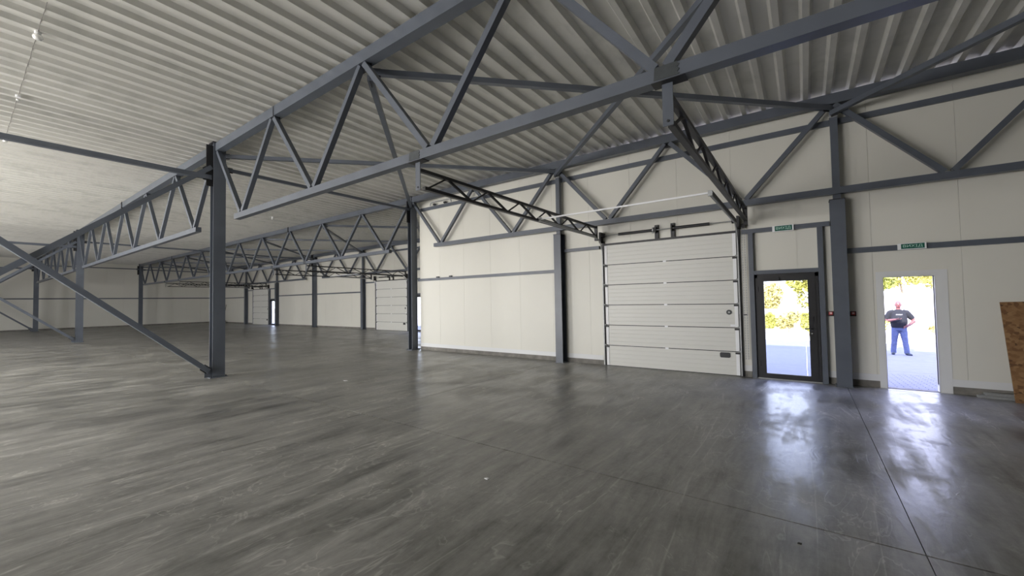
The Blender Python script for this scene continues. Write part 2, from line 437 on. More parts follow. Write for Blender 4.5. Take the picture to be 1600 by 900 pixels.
main_column(XC, YC, 'column against the recessed wall directly behind the middle-row column', gm)
main_column(XD, YC, 'column in the far corner of the recessed wall, hidden by the nearest column', gm)
main_column(XB, YC-.0, 'column at the inner corner of the recess behind the near wall', gm)
for x, n in ((XA, 'right of the camera'), (XB, 'nearest left of the camera'), (XC, 'farther left of the camera'), (XD, 'farthest left of the camera')):
    main_column(x, YZ, 'column of the truss row beside the camera, '+n, 'columns of the row beside the camera')
def wall_column(x, y, wf, label, wide=.21):
    """wide lower H column under the bottom chord, thin post above"""
    r = thing('wall_column', label, 'column', (x, y, 0), 'wall columns with a thinner post above')
    MB().poly([(x+a, y+b) for a, b in h_profile(wide, .24, 'y')], 'z', .015, 3.39).build('lower_shaft', 'steel', r)
    MB().box(x-wide/2-.02, x+wide/2+.02, y-.14, y+.14, 0, .015).build('base_plate', 'steel', r)
    MB().box(x-wide/2-.008, x+wide/2+.008, y-.125, y+.125, 3.39, 3.405).build('cap_plate', 'steel_dark', r)
    MB().box(x-.055, x+.055, y-.045, y+.065, 3.405, deck_z(y)-.22).build('upper_post', 'steel', r)
    MB().box(x-.062, x+.062, y-.052, y+.07, 4.93, 4.985).build('cable_tie_band', 'galv', r)
    return r
wall_column(-5.28, YB+.01, WY, 'wall column left of the large near gate')
wall_column(0.54, YB+.01, WY, 'wall column between the glass door and the open doorway', .215)
wall_column(-22.83, YC+.01, CY, 'dark wall column left of the gate in the recessed wall')
wall_column(-17.0, YC+.01, CY, 'wall column right of the recess gate, hidden by the corner column')
wall_column(-40.38, YC+.01, CY, 'dark wall column left of the farthest gate')
wall_column(-34.55, YC+.01, CY, 'dark wall column right of the farthest gate and its glass door')

# ------------------------------------------------------------------ roof trusses
def truss(x0, x1, y, label, group, x_left_end, zup=(5.285, 5.475), zlo=(3.53, 3.65), yfront=None, plates=(), posts=True, web=.085):
    """x0>x1 : column lines; upper chord the full length, lower chord between the outer bottom nodes"""
    r = thing('roof_truss', label, 'truss', (min(x0, x1), y, 0), group)
    a, b = min(x0, x1), max(x0, x1)
    yf = yfront
    MB().box(a+.0, b-.0, yf, yf+.16, zup[0], zup[1]).build('upper_chord', 'steel', r)
    p = (b-a)/12.0                      # half panel
    lx0, lx1 = a+p-.28, b-p+.28
    MB().box(lx0, lx1, yf, yf+.12, zlo[0], zlo[1]).build('lower_chord', 'steel', r)
    yc = yf+.055
    for k in range(6):
        t0 = a+2*p*k; bm_ = t0+p; t1 = t0+2*p
        s0 = .13 if k == 0 else .05; s1 = .13 if k == 5 else .05
        for (xt, xb, s) in ((t0+s0, bm_-.05, 1), (t1-s1, bm_+.05, -1)):
            # web members are cut flush at the chords
            MB().bar((xt, yc, zup[0]-.01), (xb, yc, zlo[1]+.01), web, web, side=(0,1,0)).build('diagonal', 'steel', r)
        if 0 < k: MB().box(t0-.13, t0+.13, yc+.045, yc+.055, zup[0]-.09, zup[0]+.02).build('gusset', 'steel_dark', r)
    for px in plates:
        mb = MB(); n = 6
        prof = [(px-.115, zlo[0]+.012), (px-.105, zlo[1]+.003), (px+.085, zlo[1]+.005)]
        for i in range(n): prof += [(px+.085+(.016 if i % 2 else -.004), zlo[1]-.006-i*.020)]
        prof += [(px+.085, zlo[0]+.008)]
        mb.poly(prof, 'y', yf-.006, yf-.001)
        mb.build('clamp_plate', 'plate', r)['label'] = 'dark unpainted clamp plate with a ragged edge'
        MB().box(px-.14, px+.14, yf-.002, yf+.13, zlo[0]-.006, zlo[0]-.0005).build('clamp_underside', 'black', r)
    if posts:
        xm = (a+b)/2
        MB().box(xm-.06, xm-.045, yf-.02, yf+.14, zup[0]-.03, zup[1]+.012).build('splice_plate', 'steel_dark', r)
        MB().box(xm-.03, xm-.015, yf-.02, yf+.14, zup[0]-.03, zup[1]+.012).build('splice_plate', 'steel_dark', r)
    return r
g = 'steel lattice roof trusses'
FA, FB, FC = 3.56, 9.40, 15.25
zA = ((5.285, 5.475), (3.53, 3.65)); zB = ((5.165, 5.355), (3.50, 3.62)); zC = ((5.05, 5.235), (3.47, 3.59))
truss(XA, XB, YA, 'nearest truss, passing overhead from the nearest column to the upper right', g, 0, *zA, FA, plates=(-.89, -4.12), posts=False)
truss(XB, XC, YA, 'truss between the nearest and the second free-standing column', g, 0, *zA, FA)
truss(XC, XD, YA, 'far truss of the near row beyond the second column', g, 0, *zA, FA)
truss(XA, XB, YB, 'truss standing flat against the near cream wall above the gate', g, 0, *zB, FB, posts=False)
truss(XB, XC, YB, 'free-hanging truss of the middle row between corner column and nearest column', g, 0, *zB, FB, plates=(-18.44, -21.67))
truss(XC, XD, YB, 'far truss of the middle row seen left of the nearest column', g, 0, *zB, FB, plates=(-36, -39.2))
truss(XB, XC, YC, 'truss against the recessed wall above the second gate', g, 0, *zC, FC)
truss(XC, XD, YC, 'truss against the recessed wall above the farthest gate', g, 0, *zC, FC)
MB_rod = MB().tube([(-8.14, 3.55, 5.24), (-8.14, 3.55, 5.46)], .006, 6).build('threaded_rod', 'steel_dark')
tag(MB_rod, 'thin dark rod upright on the nearest truss above its first top node', 'rod')

# ------------------------------------------------------------------ struts between rows, wind bracing
def strut(p, q, w, label, group, name='roof_strut', cat='beam', h=None, m='steel', plates=True):
    c = [(a+b)/2 for a, b in zip(p, q)]
    r = thing(name, label, cat, (c[0], c[1], c[2]), group)
    MB().bar(p, q, w, h or w).build('tube', m, r)
    if plates:
        P, Q = Vector(p), Vector(q); d = (Q-P).normalized()
        for e, s in ((P, 1), (Q, -1)):
            MB().bar(e-d*s*.0, e+d*s*.16, .012, (h or w)+.05).build('end_plate', 'steel_dark', r)
    return r
gs = 'horizontal struts between column tops'
for x, n, far in ((XB, 'nearest column', 0), (XC, 'second free-standing column', 1), (XD, 'farthest column', 2)):
    strut((x, YA-.14, 4.655), (x, YZ+.14, 4.655), .10, 'strut from the '+n+' toward the camera row, upper left', gs)
    strut((x, YA+.14, 4.92), (x, YB-.14, 4.92), .075, 'strut from the '+n+' to the middle row', gs)
for x, n in ((XC, 'the middle-row column'), (XD, 'the far middle-row column')):
    strut((x, YB+.14, 4.88), (x, YC-.14, 4.88), .075, 'strut from '+n+' to the recessed wall', gs)
gb = 'diagonal cross braces at column feet'
for x, n in ((XB, 'nearest column'), (XC, 'second free-standing column'), (XD, 'farthest column')):
    strut((x+.1, YA-.20, .17), (x+.1, YZ+.20, 5.02), .13, 'diagonal brace rising left from the foot of the '+n, gb, 'cross_brace', 'brace', .10)
    strut((x-.02, YZ+.20, .17), (x-.02, YA-.14, 4.90), .13, 'crossing diagonal brace rising right to the top of the '+n, gb, 'cross_brace', 'brace', .10)
gw = 'horizontal wind bracing under the roof deck'
def bay_brace(xa, xb, y0, y1, z0, z1, n):
    strut((xa, y0, z0), (xb, y1, z1), .085, 'wind brace '+n[0], gw, 'wind_brace', 'brace')
    strut((xb, y0, z0-.09), (xa, y1, z1-.09), .085, 'wind brace '+n[1], gw, 'wind_brace', 'brace')
ax = [XB, XB+5.84, XB+11.68, XA]
nm = [('from the nearest column top to the wall post left of the gate', 'from the nearest truss down to the corner column top'),
      ('from the nearest truss to the post between the doors', 'from the upper edge of the photo to the post left of the gate'),
      ('hidden above the upper right corner', 'from the post between the doors to the upper right corner')]
for i in range(3): bay_brace(ax[i], ax[i+1], YA+.08, FB+.06, 5.22, 5.10, nm[i])
bx = [XC, XC+5.85, XC+11.7, XB]
wh = ['left bay of', 'middle bay of', 'right bay of']
for i in range(3): bay_brace(bx[i], bx[i+1], FB+.12, FC+.04, 5.10, 5.00, (wh[i]+' the recess behind the corner column, rising right', wh[i]+' the recess behind the corner column, rising left'))
cx = [XD, XD+5.85, XD+11.7, XC]
for i in range(3): bay_brace(cx[i], cx[i+1], FB+.12, FC+.04, 5.10, 5.00, (wh[i]+' the farthest recess field, rising right', wh[i]+' the farthest recess field, rising left'))

# ------------------------------------------------------------------ wall girts
def girt(x0, x1, face, z0, z1, label, depth=.09):
    r = MB().box(x0, x1, face-depth, face-.001, z0, z1).build('wall_girt', 'steel')
    return tag(r, label, 'girt', 'horizontal wall girts')
girt(-10.9, RX-.05, WY, 4.835, 4.94, 'long upper girt behind the wall truss along the near wall', .055)
girt(-11.0, -5.405, WY, 2.39, 2.475, 'girt at mid height on the near wall left of the gate', .07)
girt(.66, 6.2, WY, 2.41, 2.50, 'girt above the open doorway carrying an exit sign')
girt(-5.17, -4.17, WY, 2.92, 3.0, 'short girt between wall column and gate top')
girt(-1.02, .425, WY, 2.95, 3.035, 'girt above the glass door carrying the left exit sign')
girt(-28.6, -22.96, CY, 2.34, 2.42, 'girt on the recessed wall left of the second gate')
girt(-34.42, -28.84, CY, 2.34, 2.42, 'girt on the recessed wall right of the farthest gate')
girt(EX+.1, -40.5, CY, 2.34, 2.42, 'girt on the recessed wall in the far left corner')
girt(-22.7, -21.8, CY, 2.92, 3.0, 'short girt beside the second gate top')
girt(-40.25, -39.35, CY, 2.92, 3.0, 'short girt beside the farthest gate top')
girt(EX+.1, -10.97, CY, 4.72, 4.82, 'long upper girt on the recessed wall', .055)
girt(-36.12, -34.67, CY, 2.95, 3.035, 'girt above the farthest glass door')
girt(-18.57, -17.12, CY, 2.95, 3.035, 'girt above the second glass door')
eg = MB().box(EX+.001, EX+.08, BACK_Y+.1, CY-.1, 2.40, 2.49).build('wall_girt', 'steel'); tag(eg, 'long girt across the far end wall at mid height', 'girt', 'horizontal wall girts')
for x, w in ((-10.02, 'left'), (-9.42, 'right')):
    o = MB().box(x-.05, x+.05, WY-.075, WY-.01, 2.476, 2.515).build('girt_clip', 'black')
    tag(o, 'small black clip on the mid-height girt, '+w+' one of two', 'clip')
c = thing('bent_conduit', 'pale conduit loop clipped on the upper girt near the corner column', 'conduit', (-9.8, 9.58, 4.94))
MB().tube([(-10.3, 9.56, 4.95), (-10.28, 9.56, 5.04), (-10.2, 9.56, 5.06), (-9.4, 9.56, 5.06), (-9.33, 9.56, 5.04), (-9.31, 9.56, 4.95)], .02, 8).build('conduit', 'galv', c)
for x in (-10.1, -9.6): MB().box(x-.05, x+.05, 9.54, 9.59, 4.942, 5.0).build('clip', 'black', c)

# ------------------------------------------------------------------ sectional gates
def sectional_gate(x0, x1, face, label, tracks_from, zt=3.44):
    """x0..x1 clear opening, hung on the wall face; tracks reach back to y=tracks_from"""
    r = thing('sectional_door', label, 'garage door', ((x0+x1)/2, face, 0), 'white sectional gates')
    H = 3.0; nP = 6; ph = H/nP
    yf = face-.03; yb = face+.012
    for k in range(nP):
        z0 = k*ph+.012; z1 = (k+1)*ph-.004
        # micro-ribbed face: shallow horizontal steps
        prof = [(yb, z0), (yf+.004, z0)]; nr = 5; hh = (z1-z0)/nr
        for i in range(nr):
            a = z0+i*hh
            prof += [(yf, a+.004), (yf, a+hh-.008), (yf+.0035, a+hh-.005), (yf+.0035, a+hh-.001)]
        prof += [(yf+.004, z1), (yb, z1)]
        p = MB().poly(prof, 'x', x0+.047, x1-.047).build('door_panel', 'gate', r)
        for xs_ in (x0+.05, x1-.115):
            MB().box(xs_, xs_+.065, yf-.010, yf-.001, z0+.005, z1-.005).build('end_cap', 'whitecap', p)
        if k:
            for xs_, s in ((x0+.05, 1), (x1-.05, -1)):
                MB().box(min(xs_-s*.03, xs_+s*.075), max(xs_-s*.03, xs_+s*.075), yf-.026, yf-.011, k*ph-.045, k*ph-.008).build('hinge', 'black', p)
                MB().cyl((xs_-s*.01, yf-.03, k*ph+.012), 'x', .02, .05, 10).build('roller', 'galv', p)
            MB().box((x0+x1)/2-.035, (x0+x1)/2+.035, yf-.012, yf-.001, k*ph-.02, k*ph+.02).build('centre_hinge', 'whitecap', p)
            MB().box(x0+.05, x1-.05, yf+.006, yb, k*ph-.006, k*ph+.013).build('joint_seal', 'black', p)
        if k == 0:
            MB().box(x0+.05, x1-.05, yf+.004, yb, .0, .013).build('bottom_seal', 'black', p)
            hx = x1-.32
            MB().poly([(hx-.10+.02, .37), (hx+.10-.02, .37), (hx+.10, .39), (hx+.10, .46), (hx+.08, .48), (hx-.08, .48), (hx-.10, .46), (hx-.10, .39)], 'y', yf-.012, yf-.001).build('hand_pull', 'black', p)
        if k == 2:
            lx = x1-.22
            MB().cyl((lx, yf-.006, 1.33), 'y', .052, .012, 20).build('lock_rosette', 'plate', p)
            MB().cyl((lx, yf-.016, 1.33), 'y', .022, .012, 6).build('lock_spindle', 'galv', p)
            MB().box(x1-.20, x1-.05, yf-.018, yf-.011, 1.03, 1.075).build('latch', 'whitecap', p)
        if k == 5:
            MB().box(x0, x1, yf-.005, yb, H-.004, H+.045).build('top_seal', 'black', p)
    for xs_, s in ((x0, -1), (x1, 1)):
        lo, hi = sorted((xs_+s*.02, xs_-s*.048))
        MB().box(lo, hi, yf-.012, face-.001, 0, 3.1).build('side_frame', 'black' if s < 0 else 'steel_dark', r)
        xt = xs_ - s*.012
        # vertical track, radius, horizontal track
        pts = [(xt, yf-.045, .02), (xt, yf-.045, 2.72), (xt, yf-.075, 2.90), (xt, yf-.16, 3.05), (xt, yf-.30, 3.135), (xt, yf-.48, 3.165)]
        MB().tube(pts, .017, 6).build('track', 'galv', r)
        MB().bar((xt, yf-.44, 3.17), (xt, tracks_from, 3.20), .03, .05).build('horizontal_track', 'galv', r)
        MB().bar((xt+s*.022, yf-.35, 3.19), (xt+s*.022, tracks_from+.02, 3.215), .014, .07).build('track_rail', 'steel_dark', r)
        MB().box(xt-.03, xt+.03, tracks_from-.01, tracks_from+.02, 3.17, 3.25).build('buffer', 'galv', r)
        MB().box(min(xt, xt+s*.05), max(xt, xt+s*.05), yf-.13, face-.002, 3.06, 3.33).build('end_bearing_plate', 'black', r)
        MB().cyl((xt-s*.06, yf-.09, 3.235), 'x', .05, .06, 14).build('cable_drum', 'steel_dark', r)
    yS = yf-.09; z = 3.235
    MB().cyl(((x0+x1)/2, yS, z), 'x', .0125, x1-x0, 8).build('torsion_shaft', 'galv', r)
    xm = x0+1.33
    MB().cyl(((x0+.46+xm-.02)/2, yS, z), 'x', .032, xm-x0-.48, 12).build('torsion_spring', 'black', r)
    MB().cyl(((xm+.43+x1-.53)/2, yS, z), 'x', .032, x1-.53-xm-.43, 12).build('torsion_spring', 'black', r)
    for xx, kk in ((xm+.02, 0), (xm+.38, 1)):
        q = MB().box(xx-.04, xx+.045, yf-.02, face-.002, 3.045, 3.36).box(xx-.012, xx+.012, yS-.05, yf-.02, z-.06, z+.07).build('centre_bracket', 'black', r)
        if kk == 0: MB().cyl((xx-.05, yS, z+.01), 'x', .055, .03, 12).cyl((xx-.05, yS-.04, z-.06), 'x', .02, .04, 8).build('ratchet', 'galv', q)
    MB().bar((x0-.15, tracks_from, 3.215), (x1+.02, tracks_from, 3.215), .018, .026).build('cross_bar', 'whitecap', r)
    return r
sectional_gate(-4.10, -1.08, WY, 'large white sectional gate in the near wall', 6.62)
sectional_gate(-21.65-.0, -18.63, CY, 'white sectional gate in the recessed wall beside the corner column', 12.47)
sectional_gate(-39.2, -36.18, CY, 'farthest white sectional gate in the recessed wall', 12.47)

# lattice supports that hang from the truss chords and carry the gate tracks
def track_support(x, y0, y1, label, zc=3.45, lo=3.22, hanger=True, fine=True):
    r = thing('track_support_truss', label, 'truss', (x, (y0+y1)/2, lo), 'dark lattice supports of the gate tracks')
    MB().box(x-.03, x+.03, y0-.04, y1, zc-.045, zc).build('top_chord', 'steel_dark', r)
    MB().box(x-.03, x+.03, y0+.03, y1, lo-.045, lo).build('bottom_chord', 'steel_dark', r)
    MB().box(x-.045, x+.045, y0-.075, y0-.065, lo-.07, 3.56).build('hanger_plate', 'steel', r)
    MB().cyl((x, y0-.078, lo-.03), 'y', .012, .012, 6).build('bolt', 'black', r)
    n = 6; s = (y1-y0-.1)/n
    for i in range(n):
        a = y0+.08+s*i
        MB().bar((x, a, lo-.02), (x, a+s*.42, zc-.02), .022, .022, side=(1,0,0)).build('web', 'steel_dark', r)
        MB().bar((x, a+s*.42, zc-.02), (x, a+s, lo-.02), .03, .03, side=(1,0,0)).build('web', 'steel_dark', r)
    MB().box(x-.035, x+.035, y1-.05, y1, lo-.12, zc+.02).build('end_post', 'steel_dark', r)
    return r
track_support(-4.14, 3.70, 9.36, 'dark lattice support from the nearest truss to the left top of the near gate')
track_support(-.91, 3.70, 9.36, 'dark lattice support from the nearest truss to the right top of the near gate')
track_support(-21.69, 9.55, 15.2, 'dark lattice support to the left top of the second gate')
track_support(-18.46, 9.55, 15.2, 'dark lattice support to the right top of the second gate, behind the corner column')
track_support(-39.24, 9.55, 15.2, 'dark lattice support to the left top of the farthest gate')
track_support(-36.01, 9.55, 15.2, 'dark lattice support to the right top of the farthest gate')

# hoist chain of the near gate
def chain(x, face, label):
    vs = []
    for dx in (-.022, .022):
        v = MB(); zz = 3.1; k = 0; vs.append(v)
        while zz > .38:
            if k % 2: v.box(x+dx-.003, x+dx+.003, face-.089, face-.075, zz-.028, zz)
            else: v.box(x+dx-.008, x+dx+.008, face-.085, face-.079, zz-.028, zz)
            zz -= .026; k += 1
    r = thing('hoist_chain', label, 'chain', (x, face-.08, .35), 'gate hoist chains')
    for v in vs: tag(v.build('chain_strand', 'galv', r), kind='stuff')
    MB().cyl((x, face-.082, 3.12), 'y', .045, .05, 12).build('chain_wheel', 'black', r)
    MB().box(x-.04, x+.02, face-.09, face-.002, 1.27, 1.29).build('chain_hook', 'black', r)
chain(-.985, WY, 'thin galvanised chain loop hanging right of the near gate')

# ------------------------------------------------------------------ glass doors in steel frames
def glass_door(idx, x0, face, label, flab):
    s = thing('steel_door_frame', flab, 'frame', (x0+.5, face, 0), 'blue-grey steel frames around glass doors')
    for a in (x0-.13, x0+1.005):
        MB().box(a, a+.085, face-.095, face-.002, 0, 2.949).build('post', 'steel', s)
    MB().box(x0-.045, x0+1.005, face-.095, face-.002, 2.10, 2.175).build('lintel', 'steel', s)
    d = thing('door_%d' % idx, label, 'door', (x0+.5, face, 0), kind='structure')
    a, b = x0-.04, x0+1.0; y0, y1 = face-.05, face+.03
    MB().box(a, a+.05, y0, y1, 0, 2.095).box(b-.055, b, y0, y1, 0, 2.095).box(a, b, y0, y1, 2.02, 2.115).build('outer_frame', 'steel_dark', d, bevel=.003)
    gx0, gx1 = x0+.115, x0+.83
    lf = MB(); lf.box(a+.045, gx0, y0-.012, y1-.02, .019, 2.026).box(gx1, b-.05, y0-.012, y1-.02, .019, 2.026)
    lf.box(gx0, gx1, y0-.012, y1-.02, .019, .115).box(gx0, gx1, y0-.012, y1-.02, 1.95, 2.026)
    leaf = lf.build('door_leaf', 'steel_dark', d)
    MB().box(gx0-.002, gx1+.002, face-.02, face-.008, .113, 1.952).build('pane', 'glass', leaf)
    hx = x0+.87
    h = MB().box(hx-.018, hx+.018, y0-.022, y0-.012, .82, 1.27).build('handle_plate', 'black', leaf)
    MB().tube([(hx, y0-.015, 1.02), (hx, y0-.065, 1.02), (hx-.11, y0-.065, 1.02)], .010, 8).build('lever_handle', 'black', leaf)
    MB().box(hx-.028, hx+.028, y0-.035, y0-.012, 1.17, 1.25).build('lock_case', 'black', leaf)
    MB().cyl((hx, y0-.026, .93), 'y', .013, .012, 10).build('key_cylinder', 'galv', leaf)
    MB().box(a+.15, a+.42, y0-.05, y0-.012, 1.965, 2.02).build('door_closer', 'black', leaf)
    MB().box(a, b, face-.07, face+.10, .0, .018).build('threshold', 'galv', d)
    for z in (.3, 1.8): MB().cyl((a+.052, y0-.012, z), 'z', .012, .10, 8).build('hinge', 'black', leaf)
glass_door(1, -.775, WY, 'black framed single glass door, right of the near gate', 'blue-grey steel frame around the near glass door')
glass_door(3, -18.325, CY, 'black framed glass door in the recess behind the corner column', 'steel frame around the glass door behind the corner column')
glass_door(4, -35.875, CY, 'far black framed glass door right of the farthest gate', 'steel frame around the farthest glass door')

# ------------------------------------------------------------------ open doorway with white flashing
d2 = thing('door_2', 'open doorway with white flashing, a man outside', 'doorway', (1.45, WY, 0), kind='structure')
MB().box(1.04, 1.14, WY-.006, WY-.0005, 0, 2.05).build('left_flashing', 'white', d2)
MB().box(1.775, 1.93, WY-.006, WY-.0005, 0, 2.05).build('right_flashing', 'white', d2)
MB().box(1.14, 1.775, WY-.006, WY-.0005, 1.95, 2.05).build('top_flashing', 'white', d2)
MB().box(1.134, 1.1395, WY-.006, WY+.125, 0, 1.95).box(1.7755, 1.781, WY-.006, WY+.125, 0, 1.95).box(1.14, 1.775, WY-.006, WY+.125, 1.9505, 1.955).build('reveal_flashing', 'white', d2)
MB().box(1.10, 1.81, WY+.0, WY+.14, -.02, .006).build('sill', 'plinth', d2)

# ------------------------------------------------------------------ exit signs
def exit_sign(x0, x1, z0, z1, y, label):
    r = thing('exit_sign', label, 'exit sign', ((x0+x1)/2, y, z0), 'green exit signs')
    MB().box(x0, x1, y-.03, y, z0, z1).build('housing', 'whitecap', r, bevel=.003)
    w = x1-x0; g0, g1 = x0+w*.12, x1-w*.07
    face = MB().box(g0, g1, y-.034, y-.0301, z0+.012, z1-.010).build('green_face', 'green', r)
    cu = bpy.data.curves.new('text', 'FONT'); cu.body = 'ВИХІД'; cu.align_x = 'CENTER'; cu.align_y = 'CENTER'; cu.size = 1; cu.extrude = .01
    to = bpy.data.objects.new('text', cu); COL.objects.link(to)
    bpy.context.view_layer.update()
    me = bpy.data.meshes.new_from_object(to.evaluated_get(bpy.context.evaluated_depsgraph_get()))
    bpy.data.objects.remove(to)
    xs_ = [v.co.x for v in me.vertices]; ys_ = [v.co.y for v in me.vertices]
    sx = (g1-g0)*.84/(max(xs_)-min(xs_)); sy = (z1-z0-.022)*.62/(max(ys_)-min(ys_))
    mx, my = (max(xs_)+min(xs_))/2, (max(ys_)+min(ys_))/2
    L = world_loc(r)
    for v in me.vertices:
        x, yy, zz = v.co
        v.co = ((x-mx)*sx + (g0+g1)/2 - L.x, y-.0355 + zz*.1 - L.y, (yy-my)*sy + (z0+z1)/2 - L.z)
    me.materials.clear(); me.materials.append(M['letter'])
    o = bpy.data.objects.new('lettering', me); COL.objects.link(o); o.parent = r
    return r
exit_sign(-.475, -.125, 2.925, 3.045, WY-.09, 'green exit sign above the near glass door')
exit_sign(1.33, 1.685, 2.41, 2.515, WY-.09, 'green exit sign above the open doorway')

# call points either side of the wall column
for x0, x1, y, n in ((.34, .432, WY, 'left'), (.662, .752, WY-.0, 'right')):
    r = thing('fire_call_point', 'small black and red call point '+n+' of the wall column between the doors', 'call point', ((x0+x1)/2, y, 1.26))
    MB().box(x0, x1, y-.05, y-.001, 1.262, 1.352).build('housing', 'black', r)
    MB().box(x0+.018, x1-.015, y-.055, y-.0501, 1.285, 1.34).build('red_face', 'red', r)
    MB().box(x0+.03, x1-.025, y-.058, y-.0551, 1.30, 1.335).build('window', 'pink', r)

# ------------------------------------------------------------------ board and profiles by the wall on the right
ob = MB(); ob.poly([(9.30, 0.0), (9.318, 0.0), (9.598, 1.51), (9.58, 1.51)], 'x', 2.50, 3.75)
o = ob.build('strand_board', 'osb'); o.rotation_euler = (0, R(-1.2), 0)
tag(o, 'brown oriented strand board leaning against the wall at the right edge', 'board')
for i, (xa, xb, y, z, n) in enumerate(((2.16, 3.4, 9.50, 0, 'front'), (2.20, 3.5, 9.575, 0, 'rear'), (2.24, 3.45, 9.53, .042, 'upper'))):
    p = MB().poly([(y-.03, z), (y+.03, z), (y+.03, z+.04), (y+.027, z+.04), (y+.027, z+.004), (y-.027, z+.004), (y-.027, z+.04), (y-.03, z+.04)], 'x', xa, xb)
    tag(p.build('metal_profile', 'galv'), n+' metal channel profile lying on the floor beside the strand board', 'profile')

# ------------------------------------------------------------------ ceiling lamps and cable
for i, (x, n) in enumerate(((-8.65, 'nearest to the upper left corner'), (-11.55, 'second from the upper left corner'), (-14.6, 'third, near the left edge of the photo'))):
    r = thing('ceiling_lamp', 'small clear ceiling lamp on the deck, '+n, 'lamp', (x, .65, deck_z(.65)), 'small lamps along the deck')
    MB().cyl((x, .65, deck_z(.65)-.01), 'z', .035, .04, 12).build('socket', 'whitecap', r)
    MB().ball((x, .65, deck_z(.65)-.075), (.055, .026, .04)[i], 12, 8, (1,1,.8)).build('bulb', 'lamp', r, smooth=True)
r = thing('ceiling_lamp', 'tiny lamp on the deck beyond the nearest truss', 'lamp', (-18.3, 7.97, deck_z(7.97)), 'small lamps along the deck')
MB().cyl((-18.3, 7.97, deck_z(7.97)-.01), 'z', .035, .04, 12).build('socket', 'whitecap', r)
MB().ball((-18.3, 7.97, deck_z(7.97)-.075), .055, 12, 8, (1,1,.8)).build('bulb', 'lamp', r, smooth=True)
pts = []
x = -7.7
while x > -15.2: pts.append((x, .65+.003*math.sin(x*7), deck_z(.65)-.004)); x -= .15
tag(MB().tube(pts, .0035, 5).build('lamp_cable', 'cable'), 'thin dark cable linking the small ceiling lamps, upper left', 'cable')

# bent pipe in the far corner, specks on the floor
tag(MB().tube([(-44.9, 15.2, 0), (-44.95, 15.25, .5), (-44.85, 15.25, 1.05), (-44.6, 15.25, 1.5), (-44.35, 15.2, 1.75)], .03, 6).box(-45.0, -44.7, 15.1, 15.3, 0, .25).build('bent_pipe', 'plinth'),
    'bent grey pipe standing against the recessed wall in the far corner', 'pipe')
for x, y, s, m, n in ((-8.03, 4.97, .05, 'whitecap', 'small white scrap of paper on the floor beyond the nearest column'), (-2.45, 2.94, .022, 'whitecap', 'tiny white scrap on the floor at the centre bottom'), (-.08, 3.33, .012, 'slab_under', 'tiny dark crumb near the floor joint crossing')):
    tag(MB().poly([(x-s, y-s*.5), (x+s*.7, y-s*.6), (x+s, y+s*.4), (x-s*.5, y+s*.6)], 'z', 0, .006).build('paper_scrap' if m == 'whitecap' else 'dirt_crumb', m), n, 'litter')

# ------------------------------------------------------------------ outside
def gz(y): return -.02 - max(0, min(y-9.8, 9.2))*.0385       # yard falls away from the threshold
yard = thing('yard_paving', 'pale block paving of the yard outside the doors', 'paving', (0,0,0), kind='structure')
for ix, x in enumerate([-60 + 10*k for k in range(9)]):
    for y0, y1 in ((9.78, 12.8), (12.8, 15.9), (15.9, 19.0), (19.0, 22.6)):
        mb = MB(); mb.v = [(x+.003, y0+.003, gz(y0)), (x+9.997, y0+.003, gz(y0)), (x+9.997, y1-.003, gz(y1)), (x+.003, y1-.003, gz(y1))]
        mb.v += [(a, b, c-.08) for a, b, c in mb.v]; mb.f = [(0,1,2,3),(7,6,5,4),(0,4,5,1),(1,5,6,2),(2,6,7,3),(3,7,4,0)]
        if x < -10 and y1 < 16.5: continue
        mb.build('paving_field', 'paving', yard)
# paving blocks where they can be told apart, before the open doorway
pv = MB()
for i in range(12):
    for j in range(24):
        if True:
            x = .6+.2*i+(.1 if j % 2 else 0); y = 9.85+.1*j*1.0
            pv.box(x+.004, x+.196, y+.004, y+.096, gz(y+.05)+.001, gz(y+.05)+.009)
tag(pv.build('paving_block', 'paving', yard), kind='stuff')
g0 = MB(); g0.v = [(-200, 22.6, gz(40)), (200, 22.6, gz(40)), (200, 260, 1.0), (-200, 260, 1.0)]; g0.f = [(0,1,2,3)]
tag(g0.build('ground_beyond', 'gravel'), 'bright dry ground beyond the yard', 'ground', kind='structure')
g1 = MB(); g1.v = [(-200, -260, -.35), (200, -260, -.35), (200, BACK_Y-.15, -.05), (-200, BACK_Y-.15, -.05)]; g1.f = [(0,1,2,3)]
tag(g1.build('ground_behind', 'gravel'), 'bright ground behind the hall outside the photo', 'ground', kind='structure')
g2 = MB().box(-200, EX-.15, BACK_Y-.15, 22.6, -.5, -.35).box(RX+.2, 200, BACK_Y-.15, 22.6, -.5, -.35)
tag(g2.build('ground_sides', 'gravel'), 'ground beside the hall', 'ground', kind='structure')
for x0, x1, n in ((-30, -6, 'behind the recess'), (-6, 18, 'behind the doors')):
    tag(MB().box(x0+.01, x1-.01, 22.6, 22.78, -.5, -.27).build('kerb', 'kerb'), 'pale concrete kerb at the yard edge '+n, 'kerb')
fence = thing('road_barrier', 'pale low roadside rail beyond the shrubs', 'barrier', (0, 31, -.2))
MB().box(-26, 26, 31, 31.06, .55, .85).build('rail', 'kerb', fence)
for k in range(14): MB().box(-26+4*k, -25.85+4*k, 31.07, 31.17, -.35, .75).build('post', 'kerb', fence)

